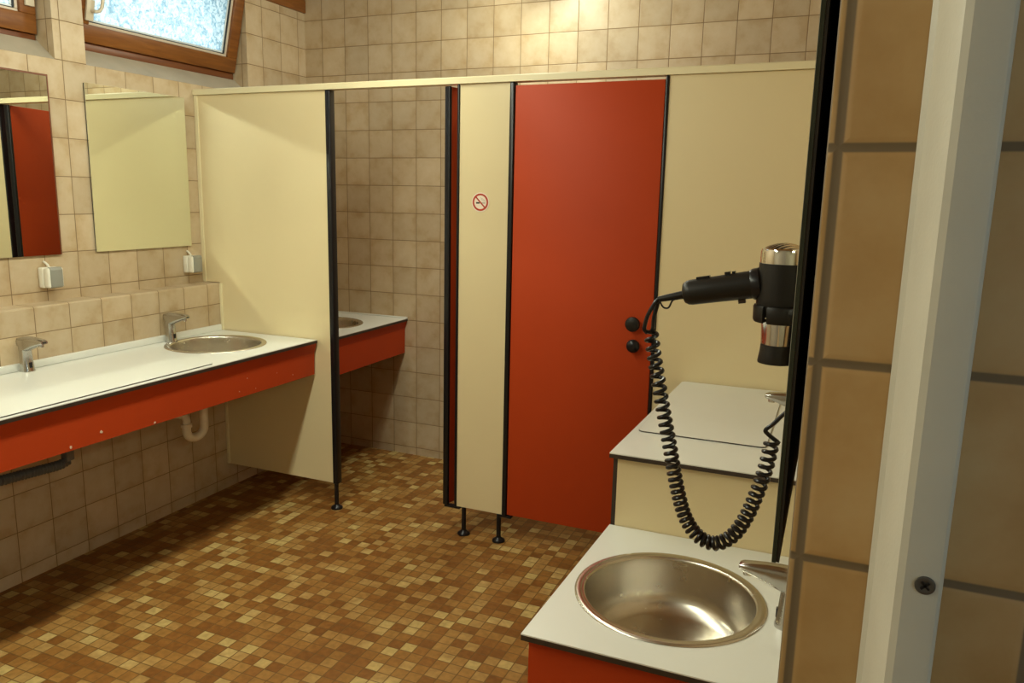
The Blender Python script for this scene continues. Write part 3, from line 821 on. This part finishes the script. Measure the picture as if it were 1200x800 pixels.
# resample into ribs
L = [0.0]
for a, bq in zip(path, path[1:]): L.append(L[-1]+(bq-a).length)
def along(s):
    for i in range(len(L)-1):
        if L[i+1] >= s: 
            f = (s-L[i])/max(1e-9, L[i+1]-L[i]); return path[i].lerp(path[i+1], f)
    return path[-1]
pts, rad = [], []
step = 0.0022; s = 0.0; i = 0
while s < L[-1]:
    pts.append(along(s)); rad.append(0.0145 + 0.0055*math.sin(2*PI*s/0.0125)); s += step
bm = bm_new(); tube(bm, pts, 0.015, 12, rad)
link('hose', bm, M['dark_hose'], t, smooth=True)
bm = bm_new(); box(bm, 0.282, 0.318, -1.080, -1.045, 0.505, 0.60, bevel=0.006)
k = link('pipe_stub', bm, M['dark_hose'], t, auto=30)
bm = bm_new(); tube(bm, [(0.30, -1.062, 0.59), (0.30, -1.062, 0.82)], 0.014, 14)
link('inlet_pipe', bm, M['trap'], t, smooth=True)

# ------------------------------------------------------------------ hair dryer in its wall holder
HY = -1.70
hc = 2.858          # barrel axis
t = thing('hair_dryer', (hc, HY, 1.265), 'black and chrome hair dryer hanging in its wall holder', 'hair dryer')
bm = bm_new()
lathe(bm, [(0.034, 1.345), (0.0385, 1.352), (0.0395, 1.372), (0.0395, 1.405), (0.0385, 1.430)], (hc, HY, 0), 40)
link('body', bm, M['black_matt'], t, smooth=True, auto=40)
bm = bm_new(); lathe(bm, [(0.0375, 1.430), (0.0375, 1.447), (0.036, 1.4525), (0.0325, 1.4545), (0.0315, 1.4535)], (hc, HY, 0), 40)
cap = link('rear_cap', bm, M['chrome'], t, smooth=True, auto=40); cap['label'] = 'chrome rear cap'
bm = bm_new()
for i in range(-4, 5):
    o = i*0.0072; h = math.sqrt(max(0, 0.0325**2-o*o))
    d = Vector((0.75, 0.66, 0)).normalized(); n = Vector((-d.y, d.x, 0))
    c0 = Vector((hc, HY, 1.4535)) + n*o
    ring = lambda q: [q + n*0.0017 + Vector((0,0,-0.004)), q - n*0.0017 + Vector((0,0,-0.004)), q - n*0.0017 + Vector((0,0,0.0)), q + n*0.0017 + Vector((0,0,0.0))]
    rs = []
    for k_ in range(7):
        f = -1+2*k_/6
        q = c0 + d*h*f; q = q + Vector((0, 0, 0.0095*(1-(q-Vector((hc, HY, q.z))).length_squared/0.0325**2)))
        rs.append(ring(q))
    loft(bm, rs)
link('intake_grille', bm, M['chrome_dull'], cap)
bm = bm_new(); lathe(bm, [(0.0335, 1.4520), (0.0335, 1.4535)], (hc, HY, 0), 32)
link('intake_screen', bm, M['black_core'], cap)
# handle
HA, HB = Vector((2.703, HY, 1.3715)), Vector((2.826, HY, 1.3955))
ax = (HB-HA).normalized(); Lh = (HB-HA).length
bm = bm_new(); lathe(bm, [(0.010, -0.004), (0.0165, -0.002), (0.0205, 0.004), (0.0215, 0.010), (0.0222, 0.06), (0.0232, Lh*0.85), (0.0235, Lh)], HA, 36, ax)
hd = link('handle', bm, M['black_matt'], t, smooth=True, auto=40)
bm = bm_new()
up_ = Vector((-ax.z, 0, ax.x))
def pad(bm, s0, s1, h0, h1, w):
    P = [HA + ax*s + up_*h + Vector((0, ww, 0)) for s, h in ((s0, h0), (s1, h0), (s1, h1), (s0, h1)) for ww in (-w, w)]
    q = [P[0], P[2], P[4], P[6]]; q2 = [P[1], P[3], P[5], P[7]]
    loft(bm, [q, q2])
pad(bm, 0.022, 0.044, 0.020, 0.0245, 0.006)
link('switch', bm, M['black'], hd)
bm = bm_new(); pad(bm, 0.069, 0.078, 0.0215, 0.0265, 0.006); link('switch', bm, M['black'], hd)
bm = bm_new(); pad(bm, 0.081, 0.086, 0.0215, 0.026, 0.006); link('switch', bm, M['black'], hd)
bm = bm_new(); pad(bm, 0.085, 0.096, -0.0285, -0.022, 0.006)
link('cool_button', bm, M['black_core'], hd)
bm = bm_new(); lathe(bm, [(0.0245, Lh-0.016), (0.0262, Lh-0.012), (0.0268, Lh-0.002)], HA, 36, ax)
link('collar', bm, M['black'], hd, smooth=True)
bm = bm_new(); lathe(bm, [(0.0255, 1.297), (0.0258, 1.30), (0.0275, 1.335)], (hc-0.001, HY, 0), 36)
n1 = link('chrome_barrel', bm, M['chrome'], t, smooth=True, auto=40)
bm = bm_new(); lathe(bm, [(0.0285, 1.2655), (0.029, 1.268), (0.0265, 1.285), (0.0258, 1.2965)], (hc-0.001, HY, 0), 36)
link('nozzle', bm, M['black_matt'], t, smooth=True, auto=40)
# strain relief, the two straight leads and the coiled cord
E0 = Vector((2.704, HY, 1.3695)); E1 = Vector((2.657, HY, 1.3575))
bm = bm_new(); tube(bm, [E0, E0.lerp(E1, 0.4), E0.lerp(E1, 0.75), E1], 0.006, 12, [0.0075, 0.0066, 0.0058, 0.005])
link('strain_relief', bm, M['black_matt'], t, smooth=True)
CR = 0.0037
start = Vector((2.647, HY, 1.301))
path = bez([(2.647, HY, 1.301), (2.6545, HY, 1.262), (2.660, HY, 1.237), (2.675, HY, 1.169), (2.693, HY, 1.093), (2.709, HY, 1.024), (2.727, HY, 0.970), (2.752, HY, 0.938), (2.782, HY, 0.930), (2.810, HY+.002, 0.949), (2.830, HY+.004, 0.986), (2.845, HY+.006, 1.034), (2.856, HY+.008, 1.082), (2.862, HY+.01, 1.128)], 14)
L = [0.0]
for a, bq in zip(path, path[1:]): L.append(L[-1]+(bq-a).length)
coil = []
ph = 0.0; s = 0.0; NS = 14
COILR = 0.0102
while s < L[-1]:
    q = along(s); tq = (along(min(s+0.004, L[-1])) - along(max(s-0.004, 0))).normalized()
    bn = Vector((0, 1, 0)); nn = bn.cross(tq).normalized()
    f = s/L[-1]
    rr = COILR*min(1.0, 0.9+s/0.03)
    coil.append(q + nn*rr*math.cos(ph) + bn*rr*math.sin(ph))
    pitch = 0.0162 - 0.0064*min(1.0, max(0.0, (f-0.1)/0.45)) if f < 0.62 else 0.0098 + 0.004*min(1.0, (f-0.62)/0.3)
    ph += 2*PI/NS; s += pitch/NS
lead_a = bez([E1, (2.651, HY-0.003, 1.349), (2.641, HY-0.004, 1.328), (2.636, HY-0.003, 1.306), (2.639, HY+0.001, 1.2985), coil[0]], 8)
tail = bez([coil[-1], (2.8535, HY+.012, 1.139), (2.8505, HY+.012, 1.146), (2.862, HY+.012, 1.158), (2.882, HY+.014, 1.182), (2.905, HY+.014, 1.20), (2.918, HY+.014, 1.205)], 8)
bm = bm_new(); tube(bm, lead_a[:-1] + coil + tail[1:], CR, 8)
cd = link('coiled_cord', bm, M['black'], t, smooth=True); cd['label'] = 'black coiled cord hanging in a long loop'
bm = bm_new(); tube(bm, bez([E1, (2.655, HY+0.006, 1.347), (2.650, HY+0.006, 1.325), (2.6495, HY+0.004, 1.306), coil[3]], 8), CR*0.95, 8)
tube(bm, bez([E0.lerp(E1, 0.25) + Vector((0,-0.004,-0.005)), (2.683, HY-0.006, 1.358), (2.677, HY-0.006, 1.3455), (2.669, HY-0.006, 1.3445), (2.663, HY-0.005, 1.351), (2.660, HY-0.003, 1.357)], 8), 0.0016, 8)
link('hanging_loop', bm, M['black'], t, smooth=True)

# holder
t = thing('hair_dryer_holder', (2.89, HY, 1.35), 'black open ring holder gripping the hair dryer below its body', 'holder')
bm = bm_new()
n = 40; a0 = math.radians(243); span = math.radians(350)
ang = [a0 + span*i/n for i in range(n+1)]
def rg(r, z): return [(hc+0.002+r*math.cos(a), HY+r*math.sin(a), z) for a in ang]
secs = []
for a in ang:
    cth, sth = math.cos(a), math.sin(a)
    secs.append([(hc+0.002+r*cth, HY+r*sth, z) for r, z in ((0.0365, 1.336), (0.0425, 1.334), (0.0445, 1.338), (0.0450, 1.3585), (0.0435, 1.3615), (0.0405, 1.3615), (0.0395, 1.352))])
loft(bm, secs)
link('ring', bm, M['black_matt'], t, auto=35)
bm = bm_new(); box(bm, hc+0.046, 2.9230, HY-0.018, HY+0.018, 1.335, 1.360, bevel=0.003)
link('arm', bm, M['black_matt'], t)
bm = bm_new(); box(bm, 2.9165, 2.9230, HY-0.03, HY+0.03, 1.16, 1.40, bevel=0.003)
link('wall_plate', bm, M['black_matt'], t)

# ------------------------------------------------------------------ lamps
def area(parent, x, y, z, sx_, sy_, watts, tilt=0.0):
    L = bpy.data.lights.new('lamp_light', 'AREA'); L.shape = 'RECTANGLE'; L.size = sx_; L.size_y = sy_
    L.energy = watts; L.color = LAMP_C
    o = bpy.data.objects.new('lamp_light', L); COL.objects.link(o); o.parent = parent
    o.location = Vector((x, y, z)) - wpos(parent); o.rotation_euler = (0, tilt, 0)
    return o
def tube_lamp(x, y0, y1, z, w, watts, label):
    """hanging batten; z is the height of its glowing underside"""
    t = thing('ceiling_lamp', (x, (y0+y1)/2, ZC), label, 'lamp', 'ceiling lamps')
    bm = bm_new(); box(bm, x-w/2-0.012, x+w/2+0.012, y0-0.03, y1+0.03, z+0.012, z+0.06, bevel=0.008)
    link('housing', bm, M['lamp_housing'], t)
    # V-shaped diffuser, its two sides glowing down and outward
    bm = bm_new(); prism(bm, [(x-w/2, z+0.011), (x+w/2, z+0.011), (x, z+0.011-w/2)], 'y', y0, y1)
    link('diffuser', bm, M['lamp_glow'], t)
    k = w/math.sqrt(2)
    for sgn in (-1, 1):
        area(t, x+sgn*(w/4+0.003), (y0+y1)/2, z+0.011-w/4-0.003, k*0.98, (y1-y0)*0.995, watts/2, -sgn*PI/4)
    for yy in (y0+0.15, y1-0.15):
        bm = bm_new(); lathe(bm, [(0.006, z+0.06), (0.006, ZC)], (x, yy, 0), 10)
        link('hanger', bm, M['lamp_housing'], t)
    return t
tube_lamp(1.19, -1.90, -0.25, 2.40, 0.12, 32, 'long tube lamp hanging over the middle of the washroom')
tube_lamp(1.19, -3.75, -2.05, 2.40, 0.12, 48, 'long tube lamp hanging over the entrance')
tube_lamp(1.47, 0.25, 0.62, 2.62, 0.12, 16, 'short lamp hanging over the cubicles')

t4 = thing('window_4', (4.25, -3.3, 1.0), 'corridor window letting in daylight from the right', 'window', kind='structure')
bm = bm_new(); frame_ring(bm, -3.698, -2.902, 1.002, 2.098, 0.06, 4.23, 4.28)
link('outer_frame', bm, M['wood'], t4, auto=30)
bm = bm_new(); box(bm, 4.25, 4.254, -3.64, -2.96, 1.06, 2.04); link('glass_pane', bm, M['glass'], t4)
L = bpy.data.lights.new('daylight', 'AREA'); L.shape = 'RECTANGLE'; L.size = 0.68; L.size_y = 0.66; L.energy = 3.5; L.color = (0.62, 0.85, 1.0)
o = bpy.data.objects.new('daylight', L); COL.objects.link(o); o.parent = t4
o.location = Vector((4.225, -3.3, 1.55)) - Vector((4.25, -3.3, 1.0)); o.rotation_euler = (0, PI/2, 0)

# ------------------------------------------------------------------ sky outside
w = bpy.data.worlds.new('sky'); scn.world = w; w.use_nodes = True
nt = w.node_tree; bg = nt.nodes['Background']
tc = N(nt, 'ShaderNodeTexCoord'); sp = N(nt, 'ShaderNodeSeparateXYZ'); nt.links.new(tc.outputs['Generated'], sp.inputs[0])
cr = N(nt, 'ShaderNodeValToRGB'); el = cr.color_ramp.elements
el[0].position = 0.45; el[0].color = (0.35, 0.42, 0.40, 1); el[1].position = 0.62; el[1].color = (0.74, 0.93, 1.0, 1)
mr = N(nt, 'ShaderNodeMapRange'); mr.inputs['From Min'].default_value = -1; nt.links.new(sp.outputs['Z'], mr.inputs['Value'])
nt.links.new(mr.outputs['Result'], cr.inputs['Fac']); nt.links.new(cr.outputs['Color'], bg.inputs['Color'])
bg.inputs['Strength'].default_value = 3.7
w.cycles.sampling_method = 'NONE'

# ------------------------------------------------------------------ camera
cam = bpy.data.cameras.new('camera'); co = bpy.data.objects.new('camera', cam); COL.objects.link(co)
yaw, pitch, roll, F = map(math.radians, (23.31941, -10.6891, 1.03963, 0))
fw = Vector((-math.sin(yaw)*math.cos(pitch), math.cos(yaw)*math.cos(pitch), math.sin(pitch)))
ri = Vector((math.cos(yaw), math.sin(yaw), 0)); up = ri.cross(fw)
r2 = ri*math.cos(roll) + up*math.sin(roll); u2 = -ri*math.sin(roll) + up*math.cos(roll)
m = Matrix((r2, u2, -fw)).transposed().to_4x4(); m.translation = Vector((2.93828, -3.05947, 1.52893))
co.matrix_world = m
cam.sensor_fit = 'HORIZONTAL'; cam.sensor_width = 36.0; cam.lens = 923.233/1200*36.0
cam.shift_x = 18.47/1200; cam.shift_y = 3.72/1200
cam.clip_start = 0.05
scn.camera = co

vs = scn.view_settings
scn.display_settings.display_device = 'sRGB'
vs.view_transform = 'Standard'; vs.look = 'None'; vs.exposure = 0.0; vs.gamma = 1.0; vs.use_curve_mapping = False
cy = scn.cycles
cy.use_denoising = True; cy.use_adaptive_sampling = False
cy.max_bounces = 10; cy.diffuse_bounces = 5; cy.glossy_bounces = 6; cy.transmission_bounces = 6
cy.caustics_reflective = True; cy.caustics_refractive = False; cy.blur_glossy = 0.1
cy.sample_clamp_indirect = 0.0
cy.use_guiding = True; cy.guiding_training_samples = 32; cy.use_surface_guiding = True; cy.surface_guiding_probability = 0.65; cy.use_deterministic_guiding = True
